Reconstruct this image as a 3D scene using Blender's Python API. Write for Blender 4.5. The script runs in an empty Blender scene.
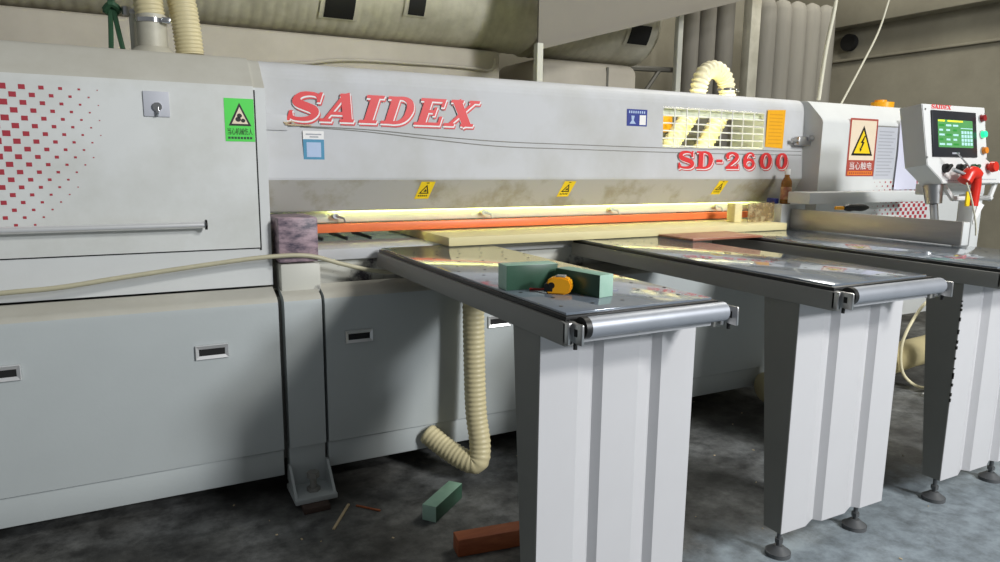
import bpy, bmesh, math, random
from mathutils import Vector, Matrix
random.seed(7)
scene = bpy.context.scene
COL = scene.collection

# ------------------------------------------------------------------ camera
cam_d = bpy.data.cameras.new('camera')
cam_d.sensor_width = 36.0
cam_d.lens = 25.222
cam_d.clip_start = 0.05
cam = bpy.data.objects.new('camera', cam_d)
COL.objects.link(cam)
def aim(yaw, pitch, roll):
    y, p, r = (math.radians(v) for v in (yaw, pitch, roll))
    f = Vector((math.sin(y)*math.cos(p), math.cos(y)*math.cos(p), -math.sin(p)))
    rt = Vector((math.cos(y), -math.sin(y), 0))
    d = f.cross(rt)
    r2 = rt*math.cos(r) + d*math.sin(r)
    d2 = d*math.cos(r) - rt*math.sin(r)
    return Matrix((r2, -d2, -f)).transposed().to_4x4()
cam.matrix_world = Matrix.Translation((0, 0, 1.31)) @ aim(27.863, 9.626, -0.6327)
scene.camera = cam

# ------------------------------------------------------------------ light
scene.view_settings.view_transform = 'Standard'
scene.view_settings.look = 'None'
scene.view_settings.gamma = 1.0
scene.view_settings.use_curve_mapping = False
scene.view_settings.exposure = 0.05
world = bpy.data.worlds.new('hall_ambient')
scene.world = world
world.use_nodes = True
world.node_tree.nodes['Background'].inputs[0].default_value = (0.93, 0.97, 1.0, 1)
world.node_tree.nodes['Background'].inputs[1].default_value = 0.17

def area(name, loc, target, sx, sy, power, col=(1, 1, 1)):
    l = bpy.data.lights.new(name, 'AREA')
    l.shape = 'RECTANGLE'; l.size = sx; l.size_y = sy; l.energy = power; l.color = col
    o = bpy.data.objects.new(name, l); COL.objects.link(o)
    o.location = loc
    o.rotation_euler = (Vector(target) - Vector(loc)).to_track_quat('-Z', 'Y').to_euler()
    return o
# daylight from the hall's big door, front right and fairly low
area('door_daylight', (4.0, -4.3, 3.3), (1.2, 2.2, 0.7), 0.7, 0.7, 250, (0.94, 0.97, 1.0))
# rows of ceiling luminaires
area('ceiling_luminaire', (3.5, -2.2, 3.8), (1.5, 2.4, 0.7), 0.9, 0.5, 150, (1.0, 0.99, 0.96))
area('ceiling_luminaire', (5.1, 3.3, 4.8), (4.2, 3.8, 1.5), 3.0, 0.8, 125, (1.0, 0.97, 0.88))

# ------------------------------------------------------------------ materials
def lin(c):
    return tuple(((v/255)/12.92 if v/255 <= 0.04045 else ((v/255+0.055)/1.055)**2.4) for v in c)
def mat(name, rgb, rough=0.5, metal=0.0, var=0.0, scale=6.0, bump=0.0, bscale=60.0, rgb2=None,
        spec=0.5, emit=None, estr=0.0, trans=0.0, alpha=1.0, coat=0.0, stretch=None, thr=None):
    m = bpy.data.materials.new(name)
    m.use_nodes = True
    nt = m.node_tree; b = nt.nodes['Principled BSDF']
    c = lin(rgb)
    b.inputs['Base Color'].default_value = (*c, 1)
    b.inputs['Roughness'].default_value = rough
    b.inputs['Metallic'].default_value = metal
    b.inputs['Specular IOR Level'].default_value = spec
    b.inputs['Coat Weight'].default_value = coat
    b.inputs['Transmission Weight'].default_value = trans
    b.inputs['Alpha'].default_value = alpha
    if emit:
        b.inputs['Emission Color'].default_value = (*lin(emit), 1)
        b.inputs['Emission Strength'].default_value = estr
    if var or rgb2 or bump:
        tc = nt.nodes.new('ShaderNodeTexCoord')
        mp = nt.nodes.new('ShaderNodeMapping')
        nt.links.new(tc.outputs['Object'], mp.inputs[0])
        if stretch: mp.inputs['Scale'].default_value = stretch
    if var or rgb2:
        n = nt.nodes.new('ShaderNodeTexNoise'); n.inputs['Scale'].default_value = scale
        n.inputs['Detail'].default_value = 6; n.inputs['Roughness'].default_value = 0.62
        nt.links.new(mp.outputs[0], n.inputs['Vector'])
        r = nt.nodes.new('ShaderNodeValToRGB')
        lo, hi = thr if thr else (0.3, 0.7)
        r.color_ramp.elements[0].position = lo; r.color_ramp.elements[1].position = hi
        c2 = lin(rgb2) if rgb2 else tuple(max(0, v*(1-var)) for v in c)
        r.color_ramp.elements[0].color = (*c2, 1)
        r.color_ramp.elements[1].color = (*c, 1)
        nt.links.new(n.outputs['Fac'], r.inputs[0])
        nt.links.new(r.outputs[0], b.inputs['Base Color'])
    if bump:
        n2 = nt.nodes.new('ShaderNodeTexNoise'); n2.inputs['Scale'].default_value = bscale
        n2.inputs['Detail'].default_value = 4
        nt.links.new(mp.outputs[0], n2.inputs['Vector'])
        bp = nt.nodes.new('ShaderNodeBump'); bp.inputs['Strength'].default_value = bump
        bp.inputs['Distance'].default_value = 0.01
        nt.links.new(n2.outputs['Fac'], bp.inputs['Height'])
        nt.links.new(bp.outputs[0], b.inputs['Normal'])
    return m
M = {}
M['paint'] = mat('light_grey_paint', (214, 216, 215), 0.42, spec=0.25, var=0.10, scale=2.2, bump=0.03, bscale=90)
M['paint_base'] = mat('mid_grey_paint', (184, 190, 190), 0.42, var=0.08, scale=2.0, bump=0.03, bscale=90)
M['paint_lip'] = mat('stained_grey_paint', (182, 180, 173), 0.55, rgb2=(160, 153, 134), scale=4.5, thr=(0.36, 0.5), spec=0.12)
M['dusty'] = mat('dust_covered_paint', (192, 190, 180), 0.7, rgb2=(180, 177, 165), scale=5)
M['paint_dirty'] = mat('grimy_grey_paint', (216, 218, 216), 0.45, rgb2=(198, 199, 193), scale=3.0, thr=(0.28, 0.6))
M['paint_beam'] = mat('white_grey_paint', (200, 201, 203), 0.5, rgb2=(187, 187, 184), scale=2.4, thr=(0.3, 0.58), spec=0.12)
M['paint_worn'] = mat('scuffed_white_paint', (205, 204, 194), 0.5, rgb2=(70, 64, 70), scale=9, thr=(0.33, 0.44))
M['purple_worn'] = mat('worn_purple_paint', (176, 152, 160), 0.45, rgb2=(70, 62, 78), scale=14, thr=(0.36, 0.62), stretch=(1, 1, 2.2))
M['grey_rail'] = mat('grey_rail_paint', (140, 139, 134), 0.45, metal=0.0, var=0.1, scale=4)
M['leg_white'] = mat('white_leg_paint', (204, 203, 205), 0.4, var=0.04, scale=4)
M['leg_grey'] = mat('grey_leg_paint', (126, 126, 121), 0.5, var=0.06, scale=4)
M['foot_grey'] = mat('dull_dark_foot', (88, 90, 92), 0.55, var=0.15, scale=20)
M['black'] = mat('black_rubber', (18, 18, 18), 0.45, var=0.3, scale=40)
M['dark'] = mat('dark_recess', (14, 14, 14), 0.7, var=0.3, scale=20)
M['steel'] = mat('brushed_steel', (190, 190, 190), 0.32, 1.0, var=0.12, scale=10, stretch=(1, 12, 1))
M['fence'] = mat('anodised_fence', (186, 181, 174), 0.36, 0.8, var=0.12, scale=5, stretch=(1, 1, 14))
M['chrome'] = mat('chrome', (225, 225, 225), 0.12, 1.0, var=0.05, scale=30)
M['satin'] = mat('satin_chrome', (236, 236, 236), 0.32, 0.55, var=0.04, scale=30)
M['roller'] = mat('zinc_roller', (162, 166, 174), 0.45, 0.4, var=0.12, scale=12)
M['galv'] = mat('galvanised_duct', (206, 202, 186), 0.55, 0.1, rgb2=(180, 176, 160), scale=5, thr=(0.35, 0.65))
M['galv_dark'] = mat('dull_grey_duct', (112, 110, 102), 0.55, 0.3, var=0.2, scale=4)
M['top'] = mat('dark_laminate_top', (124, 134, 146), 0.12, 0.12, rgb2=(114, 123, 134), scale=4, spec=0.8, coat=0.7)
M['cream_hose'] = mat('cream_plastic_hose', (214, 202, 160), 0.45, var=0.15, scale=8)
M['white_hose'] = mat('pale_plastic_hose', (244, 234, 196), 0.45, var=0.08, scale=8)
M['board'] = mat('cream_board', (232, 219, 166), 0.55, var=0.08, scale=12, stretch=(1, 6, 6))
M['redwood'] = mat('reddish_board', (176, 122, 98), 0.4, rgb2=(150, 92, 70), scale=8, stretch=(1, 8, 8))
M['timber'] = mat('brown_timber', (168, 96, 56), 0.6, rgb2=(136, 68, 36), scale=5, stretch=(1.5, 9, 9), bump=0.1)
M['orange'] = mat('orange_guard_strip', (248, 128, 74), 0.4, var=0.14, scale=5)
M['green_block'] = mat('green_coated_board', (146, 184, 164), 0.42, rgb2=(126, 166, 146), scale=9)
M['green_core'] = mat('dark_green_board_face', (58, 92, 74), 0.35, rgb2=(46, 76, 60), scale=7)
M['green_end'] = mat('pale_green_board_end', (172, 204, 188), 0.5, rgb2=(150, 188, 170), scale=14)
M['yellow'] = mat('yellow_plastic', (246, 172, 26), 0.35, var=0.06, scale=12)
M['red'] = mat('red_print', (226, 52, 54), 0.45, var=0.06, scale=20)
M['red_shade'] = mat('red_print_shadow', (214, 62, 62), 0.45, var=0.06, scale=20)
M['white'] = mat('white_print', (238, 236, 234), 0.45, var=0.03, scale=20)
M['sq_red'] = mat('crimson_square_print', (176, 54, 66), 0.5, var=0.08, scale=30)
M['sign_green'] = mat('green_sign_vinyl', (84, 226, 84), 0.45, var=0.05, scale=20)
M['sign_cream'] = mat('cream_sign_vinyl', (240, 222, 196), 0.45, var=0.04, scale=20)
M['sign_red'] = mat('brick_red_sign_vinyl', (178, 78, 66), 0.45, var=0.06, scale=20)
M['sign_orange'] = mat('orange_sign_vinyl', (232, 132, 44), 0.45, var=0.05, scale=20)
M['sign_yellow'] = mat('yellow_sign_vinyl', (250, 214, 30), 0.45, var=0.05, scale=20)
M['amber'] = mat('amber_label', (244, 176, 20), 0.45, var=0.06, scale=20)
M['amber_line'] = mat('amber_label_line', (226, 156, 16), 0.5, var=0.06, scale=20)
M['ink'] = mat('black_print', (28, 26, 22), 0.5, var=0.1, scale=20)
M['blue'] = mat('navy_label', (44, 58, 140), 0.45, var=0.08, scale=20)
M['pale_blue'] = mat('pale_blue_print', (176, 196, 226), 0.45, var=0.06, scale=20)
M['qr_blue'] = mat('cyan_blue_label', (64, 142, 178), 0.45, var=0.08, scale=20)
M['paper'] = mat('grey_paper', (196, 198, 206), 0.6, var=0.04, scale=6)
M['paper2'] = mat('lilac_white_paper', (218, 218, 236), 0.6, var=0.04, scale=6)
M['paper_line'] = mat('faint_grey_print', (166, 168, 176), 0.6, var=0.04, scale=6)
M['console'] = mat('console_white_metal', (224, 224, 222), 0.4, var=0.03, scale=5)
M['console_side'] = mat('console_grey_metal', (220, 222, 218), 0.45, var=0.05, scale=5)
M['bezel'] = mat('black_bezel', (40, 42, 48), 0.3, var=0.1, scale=10)
M['screen'] = mat('green_screen', (60, 120, 66), 0.2, rgb2=(76, 136, 76), scale=6, emit=(104, 176, 112), estr=0.35)
M['scr_y'] = mat('yellow_screen_bar', (220, 220, 60), 0.3, var=0.05, emit=(220, 220, 60), estr=0.45)
M['scr_b'] = mat('pale_screen_key', (160, 200, 200), 0.3, var=0.05, emit=(160, 200, 200), estr=0.45)
M['scr_d'] = mat('dark_green_screen_key', (40, 130, 50), 0.3, var=0.05, emit=(40, 130, 50), estr=0.4)
M['lamp_red'] = mat('dark_red_button', (150, 32, 36), 0.3, var=0.1)
M['lamp_green'] = mat('lit_green_button', (40, 220, 150), 0.3, emit=(40, 230, 150), estr=1.0, var=0.05)
M['lamp_orange'] = mat('orange_button', (236, 140, 36), 0.3, var=0.08)
M['gun_red'] = mat('red_plastic', (222, 48, 34), 0.3, var=0.06)
M['tube'] = mat('beige_air_tube', (190, 184, 156), 0.45, var=0.15, scale=12)
M['cable'] = mat('white_cable', (214, 210, 190), 0.5, var=0.06)
M['strap'] = mat('dark_green_strap', (44, 84, 56), 0.6, var=0.25, scale=20)
M['glass_clear'] = mat('dusty_clear_plastic', (196, 180, 140), 0.4, rgb2=(140, 108, 60), scale=26, thr=(0.4, 0.6), alpha=0.5)
M['bottle'] = mat('amber_bottle', (176, 120, 50), 0.25, var=0.2, scale=20, trans=0.35)
M['label_b'] = mat('bottle_label', (206, 176, 130), 0.5, rgb2=(150, 60, 60), scale=26)
M['lamp'] = mat('fluorescent_tube', (255, 250, 215), 0.4, emit=(248, 252, 165), estr=33.0, var=0.02)
M['lamp2'] = mat('work_lamp_lens', (255, 252, 230), 0.4, emit=(255, 250, 222), estr=8.0, var=0.02)
M['bluetop'] = mat('blue_grey_steel_top', (150, 166, 176), 0.2, 0.5, var=0.1, scale=4)
M['inner'] = mat('inner_pale_paint', (214, 220, 204), 0.5, var=0.12, scale=4)
M['cloth_grey'] = mat('grey_filter_cloth', (142, 138, 128), 0.85, var=0.12, scale=3, stretch=(6, 6, .6))
M['cloth_dark'] = mat('dark_filter_cloth', (126, 122, 113), 0.85, var=0.15, scale=3, stretch=(6, 6, .6))
M['beige'] = mat('beige_sheet_metal', (196, 189, 176), 0.6, rgb2=(180, 173, 160), scale=3)
M['sheet'] = mat('dusty_sheet_metal', (120, 115, 105), 0.6, var=0.08, scale=2)
M['post_w'] = mat('pale_post_paint', (196, 196, 186), 0.5, var=0.06)
M['brownblk'] = mat('dirty_brown_block', (78, 62, 54), 0.8, var=0.3, scale=20)
M['splinter'] = mat('pale_wood_splinter', (206, 186, 150), 0.7, var=0.2, scale=30)
M['clear_wrap'] = mat('clear_wrap', (220, 224, 226), 0.15, alpha=0.3, var=0.05)

def floor_mat():
    m = bpy.data.materials.new('stained_concrete_floor'); m.use_nodes = True
    nt = m.node_tree; b = nt.nodes['Principled BSDF']
    tc = nt.nodes.new('ShaderNodeTexCoord')
    def noise(s, d, r=0.6):
        n = nt.nodes.new('ShaderNodeTexNoise'); n.inputs['Scale'].default_value = s
        n.inputs['Detail'].default_value = d; n.inputs['Roughness'].default_value = r
        nt.links.new(tc.outputs['Object'], n.inputs['Vector']); return n
    def ramp(src, a, bb, c1, c2):
        r = nt.nodes.new('ShaderNodeValToRGB')
        r.color_ramp.elements[0].position = a; r.color_ramp.elements[1].position = bb
        r.color_ramp.elements[0].color = (*lin(c1), 1); r.color_ramp.elements[1].color = (*lin(c2), 1)
        nt.links.new(src.outputs['Fac'], r.inputs[0]); return r
    n1 = noise(2.3, 8); n2 = noise(11, 8, 0.7); n3 = noise(0.9, 3)
    r1 = ramp(n1, 0.38, 0.64, (72, 73, 72), (150, 153, 153))
    r2 = ramp(n2, 0.35, 0.65, (150, 150, 150), (255, 255, 255))
    r3 = ramp(n3, 0.42, 0.60, (214, 210, 204), (255, 255, 255))
    mx = nt.nodes.new('ShaderNodeMix'); mx.data_type = 'RGBA'; mx.blend_type = 'MULTIPLY'; mx.inputs[0].default_value = 1
    nt.links.new(r1.outputs[0], mx.inputs[6]); nt.links.new(r2.outputs[0], mx.inputs[7])
    mx2 = nt.nodes.new('ShaderNodeMix'); mx2.data_type = 'RGBA'; mx2.blend_type = 'MULTIPLY'; mx2.inputs[0].default_value = 1
    nt.links.new(mx.outputs[2], mx2.inputs[6]); nt.links.new(r3.outputs[0], mx2.inputs[7])
    # pale bluish daylight before the tables, painted into the colour, with a ragged border
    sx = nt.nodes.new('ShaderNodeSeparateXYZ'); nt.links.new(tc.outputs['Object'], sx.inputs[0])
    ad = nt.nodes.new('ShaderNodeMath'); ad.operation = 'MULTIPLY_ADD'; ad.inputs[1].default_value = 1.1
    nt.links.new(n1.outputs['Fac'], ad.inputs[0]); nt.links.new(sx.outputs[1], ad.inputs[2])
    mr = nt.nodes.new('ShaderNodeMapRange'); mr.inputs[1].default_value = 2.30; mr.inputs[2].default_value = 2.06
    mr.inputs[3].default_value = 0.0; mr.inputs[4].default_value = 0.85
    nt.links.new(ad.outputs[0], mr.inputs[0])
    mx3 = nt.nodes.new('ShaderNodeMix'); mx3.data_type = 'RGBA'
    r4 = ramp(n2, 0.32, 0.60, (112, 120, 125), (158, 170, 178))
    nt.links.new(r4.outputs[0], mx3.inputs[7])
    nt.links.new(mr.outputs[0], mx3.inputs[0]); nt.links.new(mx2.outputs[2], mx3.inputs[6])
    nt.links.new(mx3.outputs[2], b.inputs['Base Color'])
    rr = nt.nodes.new('ShaderNodeMapRange'); rr.inputs[3].default_value = 0.55; rr.inputs[4].default_value = 0.85
    nt.links.new(n2.outputs['Fac'], rr.inputs[0]); nt.links.new(rr.outputs[0], b.inputs['Roughness'])
    bp = nt.nodes.new('ShaderNodeBump'); bp.inputs['Strength'].default_value = 0.35; bp.inputs['Distance'].default_value = 0.01
    nt.links.new(n2.outputs['Fac'], bp.inputs['Height']); nt.links.new(bp.outputs[0], b.inputs['Normal'])
    return m
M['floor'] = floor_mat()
M['wall'] = mat('dusty_plaster_wall', (152, 147, 130), 0.85, rgb2=(130, 125, 110), scale=1.6, bump=0.15, bscale=20)

# ------------------------------------------------------------------ helpers
def empty(name, loc, label=None, cat=None, group=None, rot=(0, 0, 0)):
    o = bpy.data.objects.new(name, None); COL.objects.link(o)
    o.location = loc; o.rotation_euler = rot; o.empty_display_size = 0.1
    if label: o['label'] = label
    if cat: o['category'] = cat
    if group: o['group'] = group
    return o
def tag(o, label=None, cat=None, group=None, kind=None):
    if label: o['label'] = label
    if cat: o['category'] = cat
    if group: o['group'] = group
    if kind: o['kind'] = kind
    return o
def link(name, bm, m, parent=None, local=False, smooth=True, angle=28):
    """one bmesh -> one object; world coordinates unless local"""
    me = bpy.data.meshes.new(name)
    bm.normal_update()
    bm.to_mesh(me); bm.free()
    for mm in (m if isinstance(m, (list, tuple)) else [m]):
        me.materials.append(M[mm])
    if smooth:
        for p in me.polygons: p.use_smooth = True
        me.set_sharp_from_angle(angle=math.radians(angle))
    o = bpy.data.objects.new(name, me); COL.objects.link(o)
    if parent:
        o.parent = parent
        if not local and parent.type == 'EMPTY':
            o.matrix_parent_inverse = Matrix.Translation(-Vector(parent.location))
    return o
def nb(): return bmesh.new()
def add_box(bm, a, b, bev=0.0, seg=2, mi=0, mtx=None):
    t = bmesh.new()
    c = [(x, y, z) for x in (a[0], b[0]) for y in (a[1], b[1]) for z in (a[2], b[2])]
    v = [t.verts.new(p) for p in c]
    for f in ((0,1,3,2),(4,6,7,5),(0,4,5,1),(2,3,7,6),(0,2,6,4),(1,5,7,3)):
        t.faces.new([v[i] for i in f])
    bmesh.ops.recalc_face_normals(t, faces=t.faces)
    if bev > 0:
        bmesh.ops.bevel(t, geom=list(t.edges), offset=bev, segments=seg, affect='EDGES', profile=0.5)
    merge(bm, t, mi, mtx)
def merge(bm, t, mi=0, mtx=None):
    mp = {}
    for v in t.verts:
        mp[v] = bm.verts.new(mtx @ v.co if mtx else v.co)
    for f in t.faces:
        try:
            nf = bm.faces.new([mp[v] for v in f.verts]); nf.material_index = mi
        except ValueError: pass
    t.free()
def box(name, a, b, m, parent=None, bev=0.003, local=False, mtx=None):
    bm = nb(); add_box(bm, a, b, bev, mtx=mtx)
    return link(name, bm, m, parent, local)
def add_prism(bm, pts, axis, a, b, mi=0):
    """closed polygon (2D) extruded along axis; pts in the two other axes in order"""
    def P(u, v, w):
        return {'x': (w, u, v), 'y': (u, w, v), 'z': (u, v, w)}[axis]
    A = [bm.verts.new(P(u, v, a)) for u, v in pts]
    B = [bm.verts.new(P(u, v, b)) for u, v in pts]
    n = len(pts); fs = []
    fs.append(bm.faces.new(A)); fs.append(bm.faces.new(B[::-1]))
    for i in range(n):
        fs.append(bm.faces.new((A[i], B[i], B[(i+1) % n], A[(i+1) % n])))
    for f in fs: f.material_index = mi
    bmesh.ops.recalc_face_normals(bm, faces=fs)
def prism(name, pts, axis, a, b, m, parent=None, local=False, bev=0.0):
    bm = nb(); add_prism(bm, pts, axis, a, b)
    if bev:
        bmesh.ops.bevel(bm, geom=list(bm.edges), offset=bev, segments=2, affect='EDGES', profile=0.5)
    return link(name, bm, m, parent, local)
def add_cyl(bm, p, q, r, seg=16, r2=None, caps=True, mi=0):
    p, q = Vector(p), Vector(q); d = (q-p).normalized()
    a = d.orthogonal().normalized(); b = d.cross(a)
    r2 = r if r2 is None else r2
    A = [bm.verts.new(p + (a*math.cos(t)+b*math.sin(t))*r) for t in [2*math.pi*i/seg for i in range(seg)]]
    B = [bm.verts.new(q + (a*math.cos(t)+b*math.sin(t))*r2) for t in [2*math.pi*i/seg for i in range(seg)]]
    fs = []
    for i in range(seg): fs.append(bm.faces.new((A[i], A[(i+1) % seg], B[(i+1) % seg], B[i])))
    if caps: fs.append(bm.faces.new(A[::-1])); fs.append(bm.faces.new(B))
    for f in fs: f.material_index = mi
def cyl(name, p, q, r, m, parent=None, local=False, seg=16, r2=None):
    bm = nb(); add_cyl(bm, p, q, r, seg, r2); return link(name, bm, m, parent, local)
def catmull(pts, step):
    P = [Vector(p) for p in pts]; P = [2*P[0]-P[1]] + P + [2*P[-1]-P[-2]]
    raw = []
    for i in range(1, len(P)-2):
        for k in range(24):
            t = k/24
            raw.append(0.5*((2*P[i]) + (P[i+1]-P[i-1])*t + (2*P[i-1]-5*P[i]+4*P[i+1]-P[i+2])*t*t + (3*P[i]-P[i-1]-3*P[i+1]+P[i+2])*t**3))
    raw.append(P[-2])
    out = [raw[0]]; acc = 0; L = 0
    for i in range(1, len(raw)):
        a, b = raw[i-1], raw[i]; seg = (b-a).length; pos = 0
        while seg - pos >= step - acc:
            pos += step - acc; acc = 0; out.append(a.lerp(b, pos/seg))
        acc += seg - pos
    return out
def add_tube(bm, path, rf, seg=10, mi=0):
    n = len(path); a = None; rings = []
    for i, p in enumerate(path):
        d = (path[min(i+1, n-1)] - path[max(i-1, 0)]).normalized()
        if a is None: a = d.orthogonal().normalized()
        a = (a - d*a.dot(d)).normalized(); b = d.cross(a)
        r = rf(i) if callable(rf) else rf
        rings.append([bm.verts.new(p + (a*math.cos(2*math.pi*k/seg) + b*math.sin(2*math.pi*k/seg))*r) for k in range(seg)])
    fs = []
    for i in range(n-1):
        for k in range(seg):
            fs.append(bm.faces.new((rings[i][k], rings[i][(k+1) % seg], rings[i+1][(k+1) % seg], rings[i+1][k])))
    fs.append(bm.faces.new(rings[0][::-1])); fs.append(bm.faces.new(rings[-1]))
    for f in fs: f.material_index = mi
def tube(name, pts, r, m, parent=None, step=0.03, seg=8, local=False):
    bm = nb(); add_tube(bm, catmull(pts, step), r, seg); return link(name, bm, m, parent, local, angle=60)
def hose(name, pts, r, m, parent=None, pitch=0.014, depth=0.1, seg=20):
    bm = nb(); path = catmull(pts, pitch/4)
    add_tube(bm, path, lambda i: r*(1 + depth*(0.5-0.5*math.cos(i*math.pi/2)) - depth), seg)
    return link(name, bm, m, parent, angle=80)
# flat print on a face that looks towards -Y: polygons in (x, z)
def add_poly(bm, pts, y, mi=0):
    f = bm.faces.new([bm.verts.new((x, y, z)) for x, z in pts]); f.material_index = mi
    f.normal_update()
    if f.normal.y > 0: f.normal_flip()
def add_rect(bm, x0, x1, z0, z1, y, mi=0): add_poly(bm, [(x0, z0), (x1, z0), (x1, z1), (x0, z1)], y, mi)
STK = [0]
def stroke(bm, pts, ws, y, mi, T, grow=0.0):
    """variable width brush stroke in glyph space, T maps to (x, z)"""
    n = len(pts)
    if not isinstance(ws, (list, tuple)): ws = [ws]*n
    if n > 3:
        q, w2 = [], []
        for i in range(n-1):
            p0, p1, p2, p3 = pts[max(i-1, 0)], pts[i], pts[i+1], pts[min(i+2, n-1)]
            for k in range(4):
                t = k/4
                q.append(tuple(.5*(2*b + (c-a)*t + (2*a-5*b+4*c-d)*t*t + (3*b-a-3*c+d)*t**3) for a, b, c, d in zip(p0, p1, p2, p3)))
                w2.append(ws[i] + (ws[i+1]-ws[i])*t)
        pts, ws = q + [pts[-1]], w2 + [ws[-1]]; n = len(pts)
    Lf, Rt = [], []
    for i in range(n):
        ax, ay = pts[max(i-1, 0)]; bx, by = pts[min(i+1, n-1)]
        dx, dy = bx-ax, by-ay; l = math.hypot(dx, dy); dx /= l; dy /= l
        px, py = pts[i]
        if i == 0: px -= dx*grow; py -= dy*grow
        if i == n-1: px += dx*grow; py += dy*grow
        w = ws[i]/2 + grow
        Lf.append(T(px-dy*w, py+dx*w)); Rt.append(T(px+dy*w, py-dx*w))
    for i in range(n-1):
        STK[0] = (STK[0] + 1) % 97
        add_poly(bm, [Lf[i], Rt[i], Rt[i+1], Lf[i+1]], y - STK[0]*4e-6, mi)
def ell(cx, cy, rx, ry, n=20): return [(cx+rx*math.sin(2*math.pi*i/n), cy+ry*math.cos(2*math.pi*i/n)) for i in range(n+1)]
GLY = {
 'S': (0.95, [([(.80,.76),(.72,.90),(.48,.945),(.24,.89),(.15,.74),(.24,.60),(.5,.5),(.74,.40),(.83,.25),(.72,.10),(.46,.055),(.2,.1),(.12,.25)], [.08,.1,.12,.18,.22,.24,.25,.24,.22,.18,.12,.1,.08]), ([(.82,1),(.82,.66)], .09), ([(.1,0),(.1,.34)], .09)]),
 'A': (1.06, [([(.14,.08),(.5,.97)], .11), ([(.50,1.0),(.84,.05)], .26), ([(.25,.3),(.7,.3)], .1), ([(-.02,.05),(.34,.05)], .1), ([(.6,.05),(1.03,.05)], .1), ([(.36,.95),(.6,.95)], .1)]),
 'I': (0.66, [([(.31,0),(.31,1)], .27), ([(.03,.05),(.59,.05)], .1), ([(.03,.95),(.59,.95)], .1)]),
 'D': (1.0, [([(.26,0),(.26,1)], .26), ([(0,.05),(.4,.05)], .1), ([(0,.95),(.4,.95)], .1), ([(.3,.95),(.55,.94),(.76,.80),(.84,.5),(.76,.20),(.55,.06),(.3,.05)], [.1,.12,.2,.26,.2,.12,.1])]),
 'E': (0.98, [([(.26,0),(.26,1)], .26), ([(0,.95),(.86,.95)], .1), ([(.82,1),(.82,.7)], .1), ([(.26,.52),(.62,.52)], .1), ([(.6,.68),(.6,.36)], .08), ([(0,.05),(.9,.05)], .1), ([(.87,0),(.87,.34)], .1)]),
 'X': (1.05, [([(.18,.97),(.82,.03)], .27), ([(.14,.03),(.84,.97)], .11), ([(-.03,.05),(.34,.05)], .1), ([(.58,.05),(1.04,.05)], .1), ([(-.02,.95),(.42,.95)], .1), ([(.64,.95),(1.02,.95)], .1)]),
 '2': (0.95, [([(.14,.66),(.2,.86),(.44,.94),(.68,.84),(.73,.68),(.58,.47),(.2,.14)], [.22,.2,.12,.2,.24,.2,.12]), ([(.08,.08),(.84,.08)], .16), ([(.82,0),(.82,.3)], .09), ([(.12,.62),(.26,.66)], .12)]),
 '6': (0.95, [(ell(.46,.31,.27,.25), .17), ([(.70,.80),(.6,.93),(.42,.94),(.26,.80),(.19,.58),(.19,.33)], [.17,.11,.11,.18,.22,.22]), ([(.66,.76),(.76,.8)], .1)]),
 '0': (0.95, [(ell(.46,.5,.27,.44), [.1 + .14*abs(math.sin(2*math.pi*i/20)) for i in range(21)])]),
 '-': (0.5, [([(.05,.46),(.42,.46)], .16)]),
}
def lettering(name, text, x0, x1, z0, h, shear, y, parent, lift=0.0012):
    tot = sum(GLY[c][0] for c in text); s = (x1-x0)/tot
    bm = nb()
    for lay, (mi, grow, ox, oz) in enumerate(((2, .012, .075, -.105), (1, .02, .026, -.045), (0, .006, 0, 0))):
        cx = x0
        for c in text:
            adv, st = GLY[c]
            T = lambda u, v, cx=cx: (cx + (u*.9+ox)*s + shear*(v+oz)*h, z0 + (v+oz)*h)
            for pts, ws in st: stroke(bm, pts, ws, y - lift*(lay+1), mi, T, grow)
            cx += adv*s
    return link(name, bm, ['red', 'white', 'red_shade'], parent, smooth=False)
def text_obj(name, body, x0, x1, z0, z1, y, m, parent=None, local=False, fn=None):
    cu = bpy.data.curves.new('txt', 'FONT'); cu.body = body; cu.fill_mode = 'FRONT'
    o = bpy.data.objects.new('txt', cu); COL.objects.link(o)
    bpy.context.view_layer.update()
    me = bpy.data.meshes.new_from_object(o.evaluated_get(bpy.context.evaluated_depsgraph_get()))
    bpy.data.objects.remove(o); bpy.data.curves.remove(cu)
    xs = [v.co.x for v in me.vertices]; ys = [v.co.y for v in me.vertices]
    ax, bx, ay, by = min(xs), max(xs), min(ys), max(ys)
    for v in me.vertices:
        u = x0 + (v.co.x-ax)/(bx-ax)*(x1-x0); w = z0 + (v.co.y-ay)/(by-ay)*(z1-z0)
        v.co = (u, y, w)
    bm = nb(); bm.from_mesh(me); bpy.data.meshes.remove(me)
    return link(name, bm, m, parent, local, smooth=False)

# ================================================================== SETTING
def struct(name, bm, m, label=None):
    o = link(name, bm, m); o['kind'] = 'structure'
    if label: o['label'] = label
    return o
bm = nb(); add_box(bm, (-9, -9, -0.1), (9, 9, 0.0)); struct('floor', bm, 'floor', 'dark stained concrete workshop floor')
bm = nb(); add_box(bm, (-9, 6.2, 0), (6.9, 6.4, 5.2)); struct('wall_back', bm, 'wall', 'dusty plaster wall behind the ducts')
bm = nb(); add_box(bm, (6.8, -2, 0), (7.0, 6.2, 5.2))
wr = struct('wall_right', bm, 'wall', 'dusty grey plaster wall on the right with a beam ledge')
box('wall_beam', (6.62, -2, 2.72), (6.8, 6.2, 3.25), 'wall', wr, 0.01)
box('wall_ledge', (6.77, -2, 2.395), (6.8, 6.2, 2.42), 'wall', wr, 0.004)
bm = nb(); add_cyl(bm, (6.74, 5.06, 2.58), (6.81, 5.06, 2.58), 0.085, 20)
link('pipe_hole', bm, 'dark', wr)

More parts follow.
